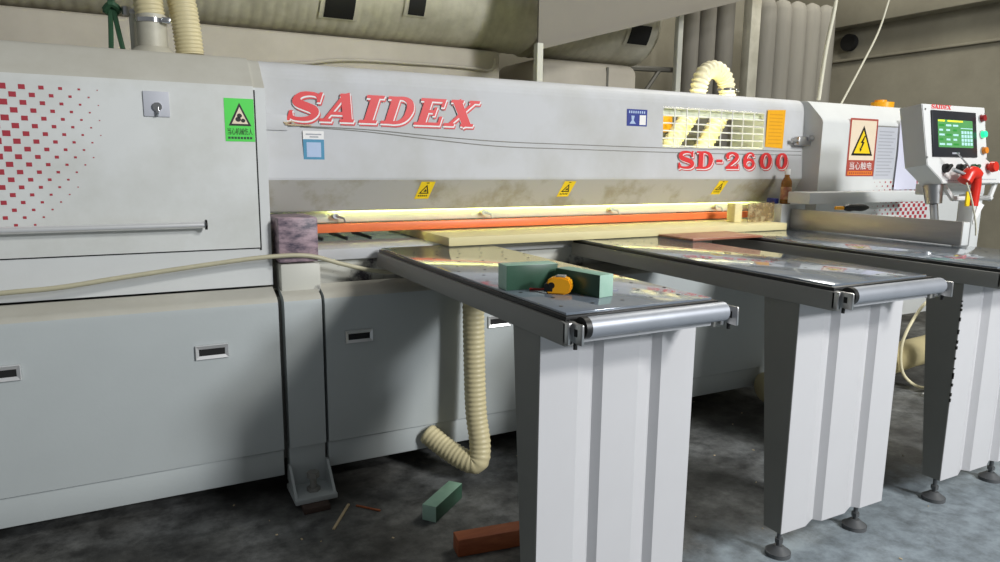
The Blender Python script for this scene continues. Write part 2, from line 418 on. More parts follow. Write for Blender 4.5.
# ================================================================== PANEL SAW
saw = empty('panel_saw', (1.2, 2.65, 0), 'large grey industrial panel saw with red slanted lettering along its beam', 'saw')
XL = -1.5
# -- base
box('base_frame', (XL, 2.72, 0.14), (3.12, 3.55, 0.79), 'leg_grey', saw, 0.004)
PROF = [(2.65, .205), (2.65, .765), (2.654, .785), (2.664, .797), (2.68, .804), (2.755, .828), (2.755, .80), (2.71, .78), (2.71, .205)]
def dust(o, lim=.5):
    o.data.materials.append(M['dusty'])
    for p in o.data.polygons:
        if p.normal.z > lim: p.material_index = 1
    return o
panels = []
for x0, x1 in ((XL, .466), (.488, .628), (.640, 1.86), (1.866, 3.12)):
    panels.append(dust(prism('base_panel', PROF, 'x', x0, x1, 'paint_base', saw)))
for x0, x1 in ((XL, .466), (.640, 3.12)):
    box('plinth', (x0, 2.662, .095), (x1, 2.72, .200), 'paint_base', saw, 0.004)
def pull(xc, zc, parent):
    w, h, y = .056, .026, 2.65
    bm = nb()
    # bevelled frame ring
    o = [(-w, -h), (w, -h), (w, h), (-w, h)]; i_ = [(-w*.78, -h*.5), (w*.78, -h*.5), (w*.78, h*.45), (-w*.78, h*.45)]
    vo = [bm.verts.new((xc+a, y-.003, zc+b)) for a, b in o]
    vf = [bm.verts.new((xc+a*.97, y-.010, zc+b*.93)) for a, b in o]
    vi = [bm.verts.new((xc+a, y-.004, zc+b)) for a, b in i_]
    vb = [bm.verts.new((xc+a, y+.02, zc+b)) for a, b in i_]
    for A, B in ((vo, vf), (vf, vi), (vi, vb)):
        for k in range(4): bm.faces.new((A[k], A[(k+1) % 4], B[(k+1) % 4], B[k]))
    h_ = link('recessed_handle', bm, 'satin', parent, smooth=False)
    return h_
def pull_dark(xc, zc, parent):
    bm = nb(); add_rect(bm, xc-.044, xc+.044, zc-.013, zc+.012, 2.6475); return link('handle_recess', bm, 'dark', parent, smooth=False)
for xc, p in ((-.402, 0), (.228, 0), (.771, 2), (1.398, 2), (2.25, 3)):
    pull(xc, .625, panels[p]); pull_dark(xc, .625, panels[p])
# -- front column with foot
box('column', (.488, 2.668, .04), (.628, 2.74, .21), 'paint_base', saw, 0.003)
bm = nb(); add_box(bm, (.478, 2.53, .022), (.638, 2.70, .042), .003)
for xx in (.480, .626):
    add_prism(bm, [(2.545, .04), (2.67, .04), (2.67, .135), (2.65, .135)], 'x', xx, xx+.010)
foot = link('foot_plate', bm, 'paint_base', saw)
bm = nb(); add_cyl(bm, (.56, 2.595, .03), (.56, 2.595, .115), .013); add_cyl(bm, (.56, 2.595, .095), (.56, 2.595, .118), .024, 6); add_cyl(bm, (.56, 2.595, .04), (.56, 2.595, .056), .026, 6)
link('levelling_bolt', bm, 'grey_rail', foot)
box('column_block', (.492, 2.712, .80), (.642, 2.90, .918), 'paint_worn', saw, 0.006)
box('worn_end_block', (.486, 2.70, .925), (.634, 2.92, 1.095), 'purple_worn', saw, 0.006)
# -- work table
box('machine_table', (.636, 2.77, .915), (3.42, 3.06, .96), 'paint_beam', saw, 0.004)
box('machine_table', (.636, 3.075, .915), (3.42, 3.9, .958), 'bluetop', saw, 0.003)
box('table_skirt', (.65, 2.80, .80), (3.30, 2.84, .915), 'paint_worn', saw, 0.003)
bm = nb()
for k in range(3): add_box(bm, (.74+k*.11, 3.10, .958), (.752+k*.11, 3.40, .972), .002)
link('feed_strip', bm, 'black', saw)
# -- pressure beam, guard strip, nozzles, strip lamp
box('pressure_beam', (.64, 3.015, 1.045), (3.50, 3.10, 1.14), 'inner', saw, 0.003)
box('guard_strip', (.64, 2.985, 1.003), (3.32, 3.03, 1.040), 'orange', saw, 0.004)
for xx in (.78, 1.49, 2.24, 2.98):
    bm = nb(); add_cyl(bm, (xx, 3.02, 1.075), (xx, 2.985, 1.075), .013, 12); add_cyl(bm, (xx, 2.99, 1.075), (xx+.032, 2.978, 1.066), .006, 8); add_cyl(bm, (xx+.032, 2.978, 1.066), (xx+.038, 2.974, 1.045), .005, 8)
    link('nozzle', bm, 'steel' if xx < 1 else 'inner', saw)
box('slot_end', (3.33, 3.005, 1.04), (3.50, 3.02, 1.10), 'paint_beam', saw, .002)
bm = nb(); add_cyl(bm, (.75, 2.985, 1.128), (3.3, 2.985, 1.128), .012, 10)
link('strip_lamp', bm, 'lamp', saw)
box('rear_wall', (.5, 3.9, .9), (3.5, 3.93, 1.5), 'inner', saw, .003)
# -- beam cover with the grille window
PB = [(3.06, 1.688), (2.968, 1.690), (2.952, 1.6885), (2.938, 1.685), (2.926, 1.680), (2.916, 1.673), (2.907, 1.664), (2.900, 1.652), (2.895, 1.638), (2.892, 1.622), (2.891, 1.602), (2.884, 1.398), (2.872, 1.240), (2.874, 1.231), (2.952, 1.104), (2.958, 1.098), (3.0, 1.098)]
XS = [.470, 2.470, 3.208, 3.530]
bm = nb()
g = [[bm.verts.new((x, y, z)) for y, z in PB] for x in XS]
for i in range(3):
    for j in range(len(PB)-1):
        if i == 1 and j == 10: continue
        bm.faces.new((g[i][j], g[i][j+1], g[i+1][j+1], g[i+1][j]))
bmesh.ops.recalc_face_normals(bm, faces=bm.faces)
beam = link('beam_cover', bm, 'paint_beam', saw, smooth=False)
sm = beam.modifiers.new('thickness', 'SOLIDIFY'); sm.thickness = 0.004; sm.offset = -1
# make sure the shell grows inwards
if beam.data.polygons[10].normal.y > 0:
    beam.data.flip_normals()
beam.data.materials.append(M['paint_lip'])
for p_ in beam.data.polygons:
    if abs(p_.normal.z) > .3 and p_.center.z < 1.225: p_.material_index = 1
YB = 2.886
def yb(z):   # beam face depth at height z
    for (y0, z0), (y1, z1) in zip(PB[9:13], PB[10:14]):
        if z1 <= z <= z0: return y0 + (y1-y0)*(z0-z)/(z0-z1)
    return YB
# swoosh seam: two thin raised lines
for dz in (0.0, -.022):
    pts = [(.62, 1.442), (.80, 1.440), (.95, 1.434), (1.2, 1.418), (1.52, 1.403), (1.9, 1.398), (2.4, 1.393), (3.0, 1.391), (3.525, 1.392)]
    bm = nb(); add_tube(bm, catmull([(x, yb(z+dz*min(1, (x-.5)))-.0005, z+dz*min(1, max(.1, (x-.5)))) for x, z in pts], .05), .0022, 5)
    link('seam_line', bm, 'grey_rail', beam)
lettering('brand_lettering', 'SAIDEX', .560, 1.392, 1.464, .112, .36, 2.884, beam)
lettering('model_lettering', 'SD-2600', 2.565, 3.42, 1.287, .092, .0, 2.8735, beam)
# grille bars
for k in range(10):
    x = 2.47 + .738*k/9
    cyl('grille_bar', (x, 2.892, 1.402), (x, 2.895, 1.60), .0038, 'white', beam, seg=6)
for k in range(6):
    z = 1.404 + .194*k/5
    cyl('grille_bar', (2.468, 2.897, z), (3.21, 2.897, z), .0038, 'white', beam, seg=6)
box('window_header', (2.46, 2.93, 1.56), (3.22, 2.96, 1.60), 'inner', beam, .002)
box('inner_panel', (2.2, 3.46, 1.12), (3.45, 3.48, 1.66), 'galv_dark', saw, .002)
box('motor_housing', (2.98, 3.34, 1.20), (3.30, 3.46, 1.50), 'galv_dark', saw, .02)
box('motor_cover', (2.70, 3.36, 1.50), (2.95, 3.46, 1.60), 'amber', saw, .01)
bm = nb(); add_box(bm, (2.55, 3.08, 1.625), (3.40, 3.13, 1.66), .004)
link('work_lamp', bm, 'lamp2', saw)
# amber instruction label beside the grille
bm = nb(); add_poly(bm, [(3.215, 1.412), (3.358, 1.405), (3.362, 1.622), (3.218, 1.616)], 2.8825)
for k in range(9): add_rect(bm, 3.236, 3.342, 1.43+k*.02, 1.436+k*.02, 2.882, 1)
o = link('amber_label', bm, ['amber', 'amber_line'], beam, smooth=False); o['label'] = 'amber instruction label'
# blue label
bm = nb(); add_rect(bm, 2.235, 2.363, 1.497, 1.580, 2.887)
for k in range(8): add_rect(bm, 2.246+k*.0135, 2.254+k*.0135, 1.560, 1.572, 2.8865, 1)
add_rect(bm, 2.315, 2.355, 1.504, 1.552, 2.8865, 2)
add_poly(bm, [(2.252, 1.508), (2.292, 1.508), (2.278, 1.525), (2.283, 1.548), (2.262, 1.548), (2.266, 1.525)], 2.8865, 1)
o = link('navy_label', bm, ['blue', 'pale_blue', 'white'], beam, smooth=False); o['label'] = 'navy blue label'
# cyan sticker, left plain where the photo has a code
bm = nb(); add_rect(bm, .629, .712, 1.312, 1.425, 2.878)
add_rect(bm, .629, .712, 1.311, 1.392, 2.8775, 1)
add_rect(bm, .642, .699, 1.322, 1.380, 2.877, 2)
for z in (1.412, 1.402): add_rect(bm, .640 if z > 1.41 else .655, .702 if z > 1.41 else .69, z-.003, z+.002, 2.8775, 3)
link('cyan_sticker', bm, ['white', 'qr_blue', 'pale_blue', 'paper_line'], beam, smooth=False)
# patch plate with scraped tape residue at the left end
bm = nb(); add_box(bm, (.475, 2.878, 1.424), (.570, 2.884, 1.484), .001); link('patch_plate', bm, 'paint_beam', beam)
tube('wire_tag', [(.556, 2.876, 1.455), (.575, 2.872, 1.446), (.60, 2.874, 1.447), (.585, 2.872, 1.458), (.56, 2.874, 1.447), (.62, 2.876, 1.445), (.67, 2.878, 1.445)], .003, 'splinter', beam, .01, 5)
# three slanted warning stickers on the sloping lip
ny = Vector((0, -.127, -.078)).normalized()
def lip(x, s, off=.0015):       # s 0 at crease .. 1 at lower edge
    y = 2.874 + (2.952-2.874)*s; z = 1.231 + (1.104-1.231)*s
    return Vector((x, y, z)) + ny*off
for xc in (1.155, 1.895, 2.905):
    bm = nb(); s0, s1 = .06, .66; sh = .018
    def q(u, v, off=.0015): return lip(xc + (u-.5)*.066 + sh*(v-.5), s0 + (s1-s0)*(1-v), off)
    def lp(pts, mi, off):
        f = bm.faces.new([bm.verts.new(q(u, v, off)) for u, v in pts]); f.material_index = mi
        f.normal_update()
        if f.normal.y > 0: f.normal_flip()
    lp([(0, 0), (1, 0), (1, 1), (0, 1)], 0, .0015)
    lp([(.14, .30), (.86, .30), (.5, .84)], 1, .0020); lp([(.27, .37), (.73, .37), (.5, .70)], 0, .0024)
    lp([(.42, .42), (.66, .42), (.60, .52), (.5, .58)], 1, .0028)
    for k in range(5): lp([(.16+.14*k, .14), (.26+.14*k, .14), (.26+.14*k, .22), (.16+.14*k, .22)], 1, .0020)
    lp([(.4, .90), (.6, .90), (.6, .95), (.4, .95)], 1, .002)
    link('warning_sticker', bm, ['sign_yellow', 'ink'], beam, smooth=False)
# latch clamp at the right end of the beam
bm = nb(); add_box(bm, (3.43, 2.83, 1.425), (3.56, 2.872, 1.475), .008); add_cyl(bm, (3.50, 2.83, 1.465), (3.58, 2.82, 1.468), .018, 12); add_cyl(bm, (3.40, 2.855, 1.45), (3.44, 2.85, 1.45), .012, 10)
link('latch_clamp', bm, 'steel', beam)
# -- side housings, left (door + frame) and right
PH = [(2.76, .835), (2.76, 1.552), (2.766, 1.570), (2.778, 1.585), (2.862, 1.668), (2.878, 1.678), (2.90, 1.682), (3.45, 1.682), (3.45, .835)]
PD = [(2.752, .982), (2.752, 1.552), (2.758, 1.573), (2.772, 1.590), (2.858, 1.674), (2.876, 1.685), (2.90, 1.689), (3.40, 1.689), (3.40, 1.67), (2.80, .982)]
lh = dust(prism('side_housing', PH, 'x', XL, .470, 'paint', saw))
door = dust(prism('housing_door', PD, 'x', XL, .428, 'paint_dirty', saw))
bm = nb(); add_box(bm, (.428, 2.757, .972), (.434, 2.79, 1.56), 0); add_box(bm, (XL, 2.757, .9775), (.434, 2.79, .982), 0)
link('door_gap', bm, 'dark', saw)
cyl('grab_bar', (XL, 2.715, 1.077), (.236, 2.715, 1.077), .012, 'satin', door)
cyl('bar_end_cap', (.236, 2.715, 1.077), (.243, 2.715, 1.077), .018, 'black', door)
cyl('bar_bracket', (.10, 2.715, 1.077), (.10, 2.755, 1.077), .007, 'chrome', door)
box('lock_plate', (.066, 2.746, 1.452), (.147, 2.753, 1.537), 'paper', door, .002)
bm = nb(); add_cyl(bm, (.108, 2.752, 1.485), (.108, 2.738, 1.485), .015, 16); add_box(bm, (.104, 2.733, 1.455), (.112, 2.745, 1.485), .001); link('lock', bm, 'chrome', door)
def squares(x_of, parent, y, zs):
    bm = nb()
    for r, z in enumerate(zs):
        for c in range(-4, 8):
            x = -.331 + c*.0525 + (.026 if r % 2 else 0)
            edge = max(0, (1.36 - z)/.27)
            s = .0215 - .068*(x+.33) - .011*edge**1.3
            s = min(s, .024)
            if s < .0035: continue
            X = x_of(x)
            add_rect(bm, X-s/2, X+s/2, z-s*.42, z+s*.42, y)
    o = link('square_pattern', bm, 'sq_red', parent, smooth=False); o['kind'] = 'stuff'; return o
squares(lambda x: x, door, 2.7512, [1.531 - .0245*k for k in range(19)])
# green caution sign
bm = nb(); Y = 2.7508
add_rect(bm, .325, .427, 1.374, 1.527, Y)
add_poly(bm, [(.338, 1.430), (.416, 1.430), (.377, 1.512)], Y-.0006, 1)
add_poly(bm, [(.349, 1.437), (.405, 1.437), (.377, 1.497)], Y-.0010, 2)
for cx, cz, rr in ((.376, 1.466, .009), (.371, 1.453, .010), (.388, 1.449, .008)):
    add_poly(bm, [(cx+rr*math.sin(t), cz+rr*math.cos(t)*.9) for t in [i*.7 for i in range(9)]], Y-.0014, 1)
for k in range(8): add_rect(bm, .334+k*.0107, .342+k*.0107, 1.383, 1.391, Y-.0006, 3)
sg = link('caution_sign', bm, ['sign_green', 'ink', 'sign_cream', 'strap'], door, smooth=False); sg['label'] = 'bright green caution sign'
text_obj('sign_writing', '当心机械伤人', .333, .419, 1.398, 1.422, Y-.0012, 'ink', saw)
# right housing
rh = prism('side_housing', PH, 'x', 3.530, 4.95, 'paint', saw)
bm = nb()
for r in range(10):
    for c_ in range(11):
        x = 4.04 + c_*.0525 + (.026 if r % 2 else 0); z = 1.214 - .0245*r
        s_ = min(.025, .027*(x-3.98)/.40)
        if s_ > .004: add_rect(bm, x-s_/2, x+s_/2, z-s_*.42, z+s_*.42, 2.7585)
link('square_pattern', bm, 'sq_red', rh, smooth=False)['kind'] = 'stuff'
box('housing_rail', (3.27, 2.60, 1.102), (4.30, 2.745, 1.165), 'paint', saw, .004)
box('housing_base', (3.40, 2.72, .36), (4.75, 3.5, .835), 'paint', saw, .004)
bm = nb(); Y = 2.7585
add_rect(bm, 3.765, 4.020, 1.250, 1.588, Y)
add_rect(bm, 3.778, 4.007, 1.345, 1.577, Y-.0006, 1)
add_poly(bm, [(3.795, 1.372), (3.990, 1.372), (3.8925, 1.548)], Y-.0010, 2)
add_poly(bm, [(3.818, 1.385), (3.967, 1.385), (3.8925, 1.520)], Y-.0014, 3)
add_poly(bm, [(3.905, 1.490), (3.872, 1.446), (3.888, 1.446), (3.872, 1.412), (3.866, 1.418), (3.872, 1.394), (3.890, 1.408), (3.882, 1.408), (3.908, 1.452), (3.894, 1.452), (3.914, 1.490)], Y-.0018, 2)
add_rect(bm, 3.778, 4.007, 1.258, 1.280, Y-.0006, 4)
for k in range(11): add_rect(bm, 3.79+k*.0193, 3.803+k*.0193, 1.264, 1.274, Y-.0010, 0)
o = link('electric_shock_sign', bm, ['sign_red', 'sign_cream', 'ink', 'sign_yellow', 'sign_orange'], rh, smooth=False); o['label'] = 'red framed electric shock warning sign'
text_obj('sign_writing', '当心触电', 3.79, 3.995, 1.290, 1.335, Y-.0012, 'white', saw)
bm = nb(); add_rect(bm, 4.022, 4.215, 1.232, 1.552, Y)
for k in range(14): add_rect(bm, 4.04, 4.165+.035*((k*7) % 3)/2, 1.255+k*.02, 1.260+k*.02, Y-.0006, 1)
add_rect(bm, 4.022, 4.215, 1.545, 1.552, Y-.0008, 2)
link('notice_sheet', bm, ['paper', 'paper_line', 'grey_rail'], rh, smooth=False)
bm = nb(); add_poly(bm, [(4.215, 1.168), (4.45, 1.168), (4.40, 1.40), (4.36, 1.590), (4.215, 1.590), (4.222, 1.40)], Y-.012)
add_rect(bm, 4.22, 4.30, 1.592, 1.602, Y-.013, 1)
link('notice_sheet', bm, ['paper2', 'grey_rail'], rh, smooth=False)
bm = nb(); add_cyl(bm, (4.76, 3.25, 1.682), (4.76, 3.25, 1.755), .075, 20); add_cyl(bm, (4.74, 3.25, 1.755), (4.74, 3.25, 1.77), .04, 16)
link('beacon', bm, 'yellow', rh)
# ================================================================== AIR TABLES
def air_table(x0, w, wl, label, chipped=False):
    t = empty('air_float_table', (x0, 1.46, 0), label, 'table', 'air float tables')
    L = lambda y: y - 1.46
    yb_, yf = L(2.735), L(1.352)
    # side rails, top, black trim, perforations
    for xa in (0, w-.03):
        bm = nb(); add_box(bm, (xa, L(1.335), .885), (xa+.03, yb_, .943), .002); link('side_rail', bm, 'grey_rail', t, True)
    bm = nb(); add_box(bm, (.008, L(1.345), .934), (w-.008, yb_, .9545), .001); link('edge_trim', bm, 'black', t, True)
    bm = nb(); add_box(bm, (.018, yf+.008, .940), (w-.018, yb_, .960), .001); top = link('table_top', bm, 'top', t, True)
    bm = nb()
    nx = 5 if w < .6 else 6
    for i in range(nx):
        for j in range(13):
            cx = .06 + (w-.12)*i/(nx-1) + (.03 if j % 2 else -.01); cy = yf+.08 + j*.102
            bm.faces.new([bm.verts.new((cx+.006*math.cos(k*math.pi/4), cy+.006*math.sin(k*math.pi/4), .9604)) for k in range(8)])
    for f in bm.faces:
        f.normal_update()
        if f.normal.z < 0: f.normal_flip()
    o = link('air_nozzle', bm, 'ink', top, True, smooth=False); o['kind'] = 'stuff'
    bm = nb(); add_box(bm, (.03, yf+.03, .888), (w-.03, yb_-.02, .936)); link('plenum', bm, 'leg_grey', t, True)
    # front roller with brackets
    yr, zr = L(1.314), .932
    bm = nb(); add_cyl(bm, (.045, yr, zr), (w-.02, yr, zr), .025, 24)
    ro = link('roller', bm, 'roller', t, True)
    bm = nb(); add_cyl(bm, (.030, yr, zr), (.046, yr, zr), .0262, 20); link('roller_cap', bm, 'black', ro, True)
    for xa, flip in ((0.0, 1), (w-.012, 1)):
        bm = nb()
        add_box(bm, (xa, L(1.322), .892), (xa+.014, L(1.345), .944), .002)
        add_box(bm, (xa+.012, L(1.284), .896), (xa+.020, L(1.345), .946), .003)
        br = link('roller_bracket', bm, 'steel', t, True)
        bm = nb(); add_box(bm, (xa+.0105, L(1.302), .914), (xa+.0125, L(1.314), .932), .001); link('bracket_slot', bm, 'dark', br, True)
        bm = nb(); add_cyl(bm, (xa+.016, L(1.315), .882), (xa+.016, L(1.315), .898), .005, 8); link('bracket_screw', bm, 'dark', br, True)
    bm = nb(); add_box(bm, (.03, L(1.342), .888), (w-.03, L(1.352), .925), .002); link('front_plate', bm, 'leg_white', t, True)
    # folded sheet leg: front panel with two pressed grooves
    lx = 0.010
    d = .022
    fy = [0, 0, d, d, 0, 0, d, d, 0, 0]
    fx = [0, .225, .335, .345, .380, .61, .72, .73, .765, 1.0]
    bm = nb()
    pts = [(lx + a*wl, b) for a, b in zip(fx, fy)] + [(lx+wl, .06), (lx, .06)]
    add_prism(bm, pts, 'z', .105, .885)
    leg = link('leg', bm, 'leg_white', t, True, smooth=False)
    for xa in (lx, lx+wl-.004):
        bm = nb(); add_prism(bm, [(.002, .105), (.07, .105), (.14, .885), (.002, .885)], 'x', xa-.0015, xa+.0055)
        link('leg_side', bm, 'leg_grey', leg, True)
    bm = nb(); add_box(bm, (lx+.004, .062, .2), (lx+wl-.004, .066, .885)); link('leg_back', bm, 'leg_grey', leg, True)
    for xa in (.055, wl-.07):
        bm = nb(); yy = L(1.502)
        add_cyl(bm, (xa, yy, .02), (xa, yy, .13), .008, 10); add_cyl(bm, (xa, yy, .045), (xa, yy, .06), .014, 6)
        add_cyl(bm, (xa, yy, .014), (xa, yy, .034), .040, 20, .016); add_cyl(bm, (xa, yy, 0.0), (xa, yy, .014), .042, 20)
        link('levelling_foot', bm, 'foot_grey', leg, True)
    if chipped:      # flaked paint along the front edge of the leg
        bm = nb(); rnd = random.Random(3)
        for k in range(16):
            z = rnd.uniform(.42, .87); h = rnd.uniform(.004, .016)
            add_box(bm, (lx-.002, -.0015, z), (lx+rnd.uniform(.003, .006), .004, z+h), .0005, 1)
        link('paint_flake', bm, 'ink', leg, True)['kind'] = 'stuff'
    return t
air_table(.879, .497, .516, 'glossy air float table carrying the tape measure and green blocks')
air_table(1.824, .502, .525, 'middle glossy air float table between two others, nothing resting near its roller')
air_table(2.709, .646, .525, 'rightmost glossy air float table below the steel fence and the console', True)

# ================================================================== CONSOLE
con = empty('control_console', (3.235, 2.02, 1.59), 'white tilted control console with green touch screen and push buttons', 'console', rot=(-math.atan2(.15, .985), 0, 0))
# local axes: x right, z up the panel, -y towards the operator
OUT = [(0, .004), (.505, .008), (.512, -.246), (.66, -.315), (.66, -.36), (.135, -.36), (.125, -.345), (.022, -.275)]
bm = nb(); add_prism(bm, OUT, 'y', 0, .10)
body = link('housing', bm, 'console_side', con, True)
bm = nb(); add_prism(bm, [(x*1.0, z) for x, z in OUT], 'y', -.006, 0.0)
bmesh.ops.bevel(bm, geom=[e for e in bm.edges if all(abs(v.co.y+.006) < 1e-5 for v in e.verts)], offset=.003, segments=2, affect='EDGES')
face = link('front_panel', bm, 'console', con, True)
bm = nb(); add_box(bm, (.06, -.014, -.238), (.416, -.004, -.022), .004)
bz = link('screen_bezel', bm, 'bezel', con, True)
bm = nb(); add_rect(bm, .100, .380, -.193, -.064, -.0145)
add_rect(bm, .102, .155, -.074, -.066, -.0150, 1); add_rect(bm, .175, .30, -.074, -.066, -.0150, 1)
add_rect(bm, .28, .378, -.104, -.100, -.0150, 2)
for i in range(4):
    for j in range(4): add_rect(bm, .284+i*.024, .303+i*.024, -.128-j*.018, -.114-j*.018, -.0150, 2)
for i in range(3):
    for j in range(5): add_rect(bm, .108+i*.055, .150+i*.055-.012*(j % 2), -.095-j*.022, -.086-j*.022, -.0150, 2 if (i+j) % 3 else 3)
link('screen', bm, ['screen', 'scr_y', 'scr_b', 'scr_d'], bz, True, smooth=False)
bm = nb(); add_rect(bm, .205, .265, -.224, -.216, -.0148); link('screen_badge', bm, 'paper_line', bz, True, smooth=False)
bm = nb(); cx_ = .066
for ch in 'SAIDEX':
    adv, st = GLY[ch]
    for pts, ws in st: stroke(bm, pts, ws, -.0070, 0, lambda u, v: (cx_ + u*.0272 + .2*v*.019, -.0145 + v*.019), .01)
    cx_ += adv*.0272
link('console_lettering', bm, 'red', face, True, smooth=False)
def button(x, z, m, r=.017, h=.016, name='push_button'):
    bm = nb(); add_cyl(bm, (x, -.006, z), (x, -.012, z), r*1.15, 20, mi=1); add_cyl(bm, (x, -.012, z), (x, -.012-h, z), r, 20, r*.9)
    return link(name, bm, [m, 'steel'], con, True)
button(.464, -.047, 'lamp_red'); button(.467, -.125, 'lamp_green'); button(.471, -.203, 'lamp_orange')
for i, x in enumerate((.152, .265, .38)):
    bm = nb(); add_cyl(bm, (x, -.006, -.29), (x, -.02, -.29), .021, 18); add_box(bm, (x-.007, -.038, -.311), (x+.007, -.018, -.269), .003, mtx=Matrix.Translation((x, 0, -.29)) @ Matrix.Rotation(.9, 4, 'Y') @ Matrix.Translation((-x, 0, .29)))
    link('selector_knob', bm, 'black' if i < 2 else 'strap', con, True)
bm = nb(); add_cyl(bm, (.515, -.006, -.284), (.515, -.024, -.284), .014, 14); add_cyl(bm, (.515, -.024, -.284), (.515, -.044, -.284), .027, 20, .024)
link('emergency_stop', bm, 'gun_red', con, True)
for x in (.012, .495):
    for z in (-.02, -.24):
        bm = nb(); add_cyl(bm, (x+.008, -.005, z), (x+.008, -.009, z), .005, 8); link('panel_screw', bm, 'steel', con, True)
bm = nb()
for i in range(9): add_rect(bm, .16+i*.014, .17+i*.014, -.349, -.345, -.0068)
for i in range(9): add_rect(bm, .46+i*.014, .47+i*.014, -.344, -.340, -.0068)
link('panel_print', bm, 'paper_line', face, True, smooth=False)
# white carrying bracket below the panel
bm = nb()
def bar(a, b, w=.012): 
    a, b = Vector(a), Vector(b); add_cyl(bm, a, b, w, 8)
bar((.20, .03, -.36), (.27, .03, -.43)); bar((.40, .03, -.43), (.60, .03, -.43)); bar((.64, .03, -.36), (.58, .03, -.44))
bar((.27, .03, -.43), (.58, .03, -.43))
link('carrying_bracket', bm, 'console', con, True)
# stand: swivel, arm and post to the floor
bm = nb(); add_cyl(bm, (.17, .06, -.36), (.17, .06, -.45), .045, 20, .035); add_cyl(bm, (.17, .06, -.45), (.19, .07, -.55), .018, 12); link('swivel_hub', bm, 'steel', con, True)
bm = nb(); add_box(bm, (4.02, 2.16, 0.0), (4.10, 2.24, 1.22), .006); add_box(bm, (3.98, 2.10, 0.0), (4.16, 2.30, .02), .004); add_box(bm, (3.55, 2.12, 1.17), (4.03, 2.20, 1.225), .006)
M4 = Matrix.Translation(con.location) @ con.rotation_euler.to_matrix().to_4x4()
bmesh.ops.transform(bm, matrix=M4.inverted(), verts=bm.verts)
link('stand_post', bm, 'paint', con, True)

# ================================================================== FENCE
fe = empty('fence', (3.30, 2.25, .96), 'long brushed steel fence standing on the rightmost table', 'fence')
box('fence_face', (3.290, 1.806, .961), (3.300, 2.735, 1.07), 'fence', fe, .002)
box('fence_body', (3.300, 1.806, .961), (3.352, 2.735, 1.066), 'paint', fe, .003)

# ================================================================== HOSES, TUBES
o = hose('flexible_hose', [(1.06, 2.655, .165), (1.11, 2.58, .12), (1.165, 2.50, .085), (1.205, 2.46, .085), (1.22, 2.47, .16), (1.215, 2.50, .30), (1.215, 2.52, .55), (1.215, 2.53, .78), (1.215, 2.53, .880)], .046, 'cream_hose', pitch=.02, depth=.08)
tag(o, 'cream corrugated hose rising from the floor behind the tape measure table', 'hose')
a = empty('dust_outlet', (.12, 3.0, 1.69), 'galvanised outlet pipe with cream hose on top of the left housing', 'duct')
bm = nb(); add_cyl(bm, (.118, 3.0, 1.69), (.118, 3.0, 1.715), .085, 24, .056); add_cyl(bm, (.118, 3.0, 1.715), (.118, 3.0, 1.83), .052, 24)
link('outlet_pipe', bm, 'galv', a)
bm = nb(); add_cyl(bm, (.118, 3.0, 1.800), (.118, 3.0, 1.815), .056, 24); add_box(bm, (.15, 2.94, 1.797), (.18, 2.965, 1.818), .003); link('hose_clamp', bm, 'chrome', a)
bm = nb(); pth = catmull([(.118, 3.0, 1.815), (.112, 3.0, 1.88), (.12, 3.02, 1.97), (.155, 3.04, 2.02), (.195, 3.04, 2.0), (.222, 3.03, 1.92), (.236, 3.02, 1.82), (.246, 3.02, 1.70)], .0035)
add_tube(bm, pth, lambda i: .052*(.9+.1*(0.5-0.5*math.cos(i*math.pi/2))), 20)
link('corrugated_hose', bm, 'cream_hose', a, angle=80)
o = hose('arched_hose', [(2.66, 3.22, 1.20), (2.78, 3.2, 1.40), (2.91, 3.2, 1.56), (2.98, 3.2, 1.68), (2.993, 3.2, 1.76), (3.025, 3.2, 1.832), (3.10, 3.2, 1.862), (3.175, 3.2, 1.832), (3.212, 3.2, 1.76), (3.212, 3.2, 1.68), (3.17, 3.21, 1.57), (3.06, 3.22, 1.40), (2.95, 3.24, 1.20)], .053, 'white_hose', pitch=.026, depth=.2)
tag(o, 'pale corrugated hose arching above the beam behind the grille window', 'hose')
bm = nb(); add_cyl(bm, (3.212, 3.2, 1.745), (3.212, 3.2, 1.757), .056, 24); add_box(bm, (3.262, 3.17, 1.742), (3.29, 3.20, 1.76), .003); link('hose_clamp', bm, 'chrome', o)
o = tube('air_tube', [(-.9, 2.68, .86), (-.383, 2.672, .882), (-.22, 2.672, .889), (-.045, 2.68, .908), (.258, 2.69, .938), (.449, 2.69, .953), (.596, 2.69, .949), (.73, 2.70, .907), (.893, 2.72, .865), (1.1, 2.78, .85)], .0085, 'tube')
tag(o, 'thin beige air tube slung across the front of the machine base', 'tube')
o = hose('suction_hose', [(2.99, 2.56, .115), (3.3, 2.55, .115), (3.7, 2.54, .12), (3.95, 2.52, .15), (4.15, 2.5, .185), (4.4, 2.5, .20), (4.7, 2.55, .24)], .085, 'cream_hose')
tag(o, 'thick cream suction hose lying on the floor behind the rightmost table', 'hose')
o = tube('thin_tube', [(4.35, 2.42, .62), (4.20, 2.42, .55), (4.09, 2.42, .49), (3.98, 2.42, .367), (3.94, 2.42, .25), (3.975, 2.41, .10), (4.08, 2.36, .02), (4.3, 2.34, .012)], .009, 'white_hose')
tag(o, 'thin white tube curling down to the floor beside the rightmost table', 'tube')
o = tube('hanging_cable', [(3.86, 3.0, 2.60), (3.858, 3.0, 2.297), (3.807, 3.0, 2.003), (3.775, 3.0, 1.68)], .012, 'cable')
tag(o, 'thick white cable hanging down to the top of the right housing', 'cable')
o = tube('hanging_cable', [(4.45, 3.0, 2.62), (4.357, 3.0, 2.352), (4.28, 3.0, 2.145), (4.12, 3.0, 1.89), (3.98, 3.0, 1.68)], .006, 'cable')
tag(o, 'thin pale cord slanting down to the right housing beneath the wall hole', 'cable')
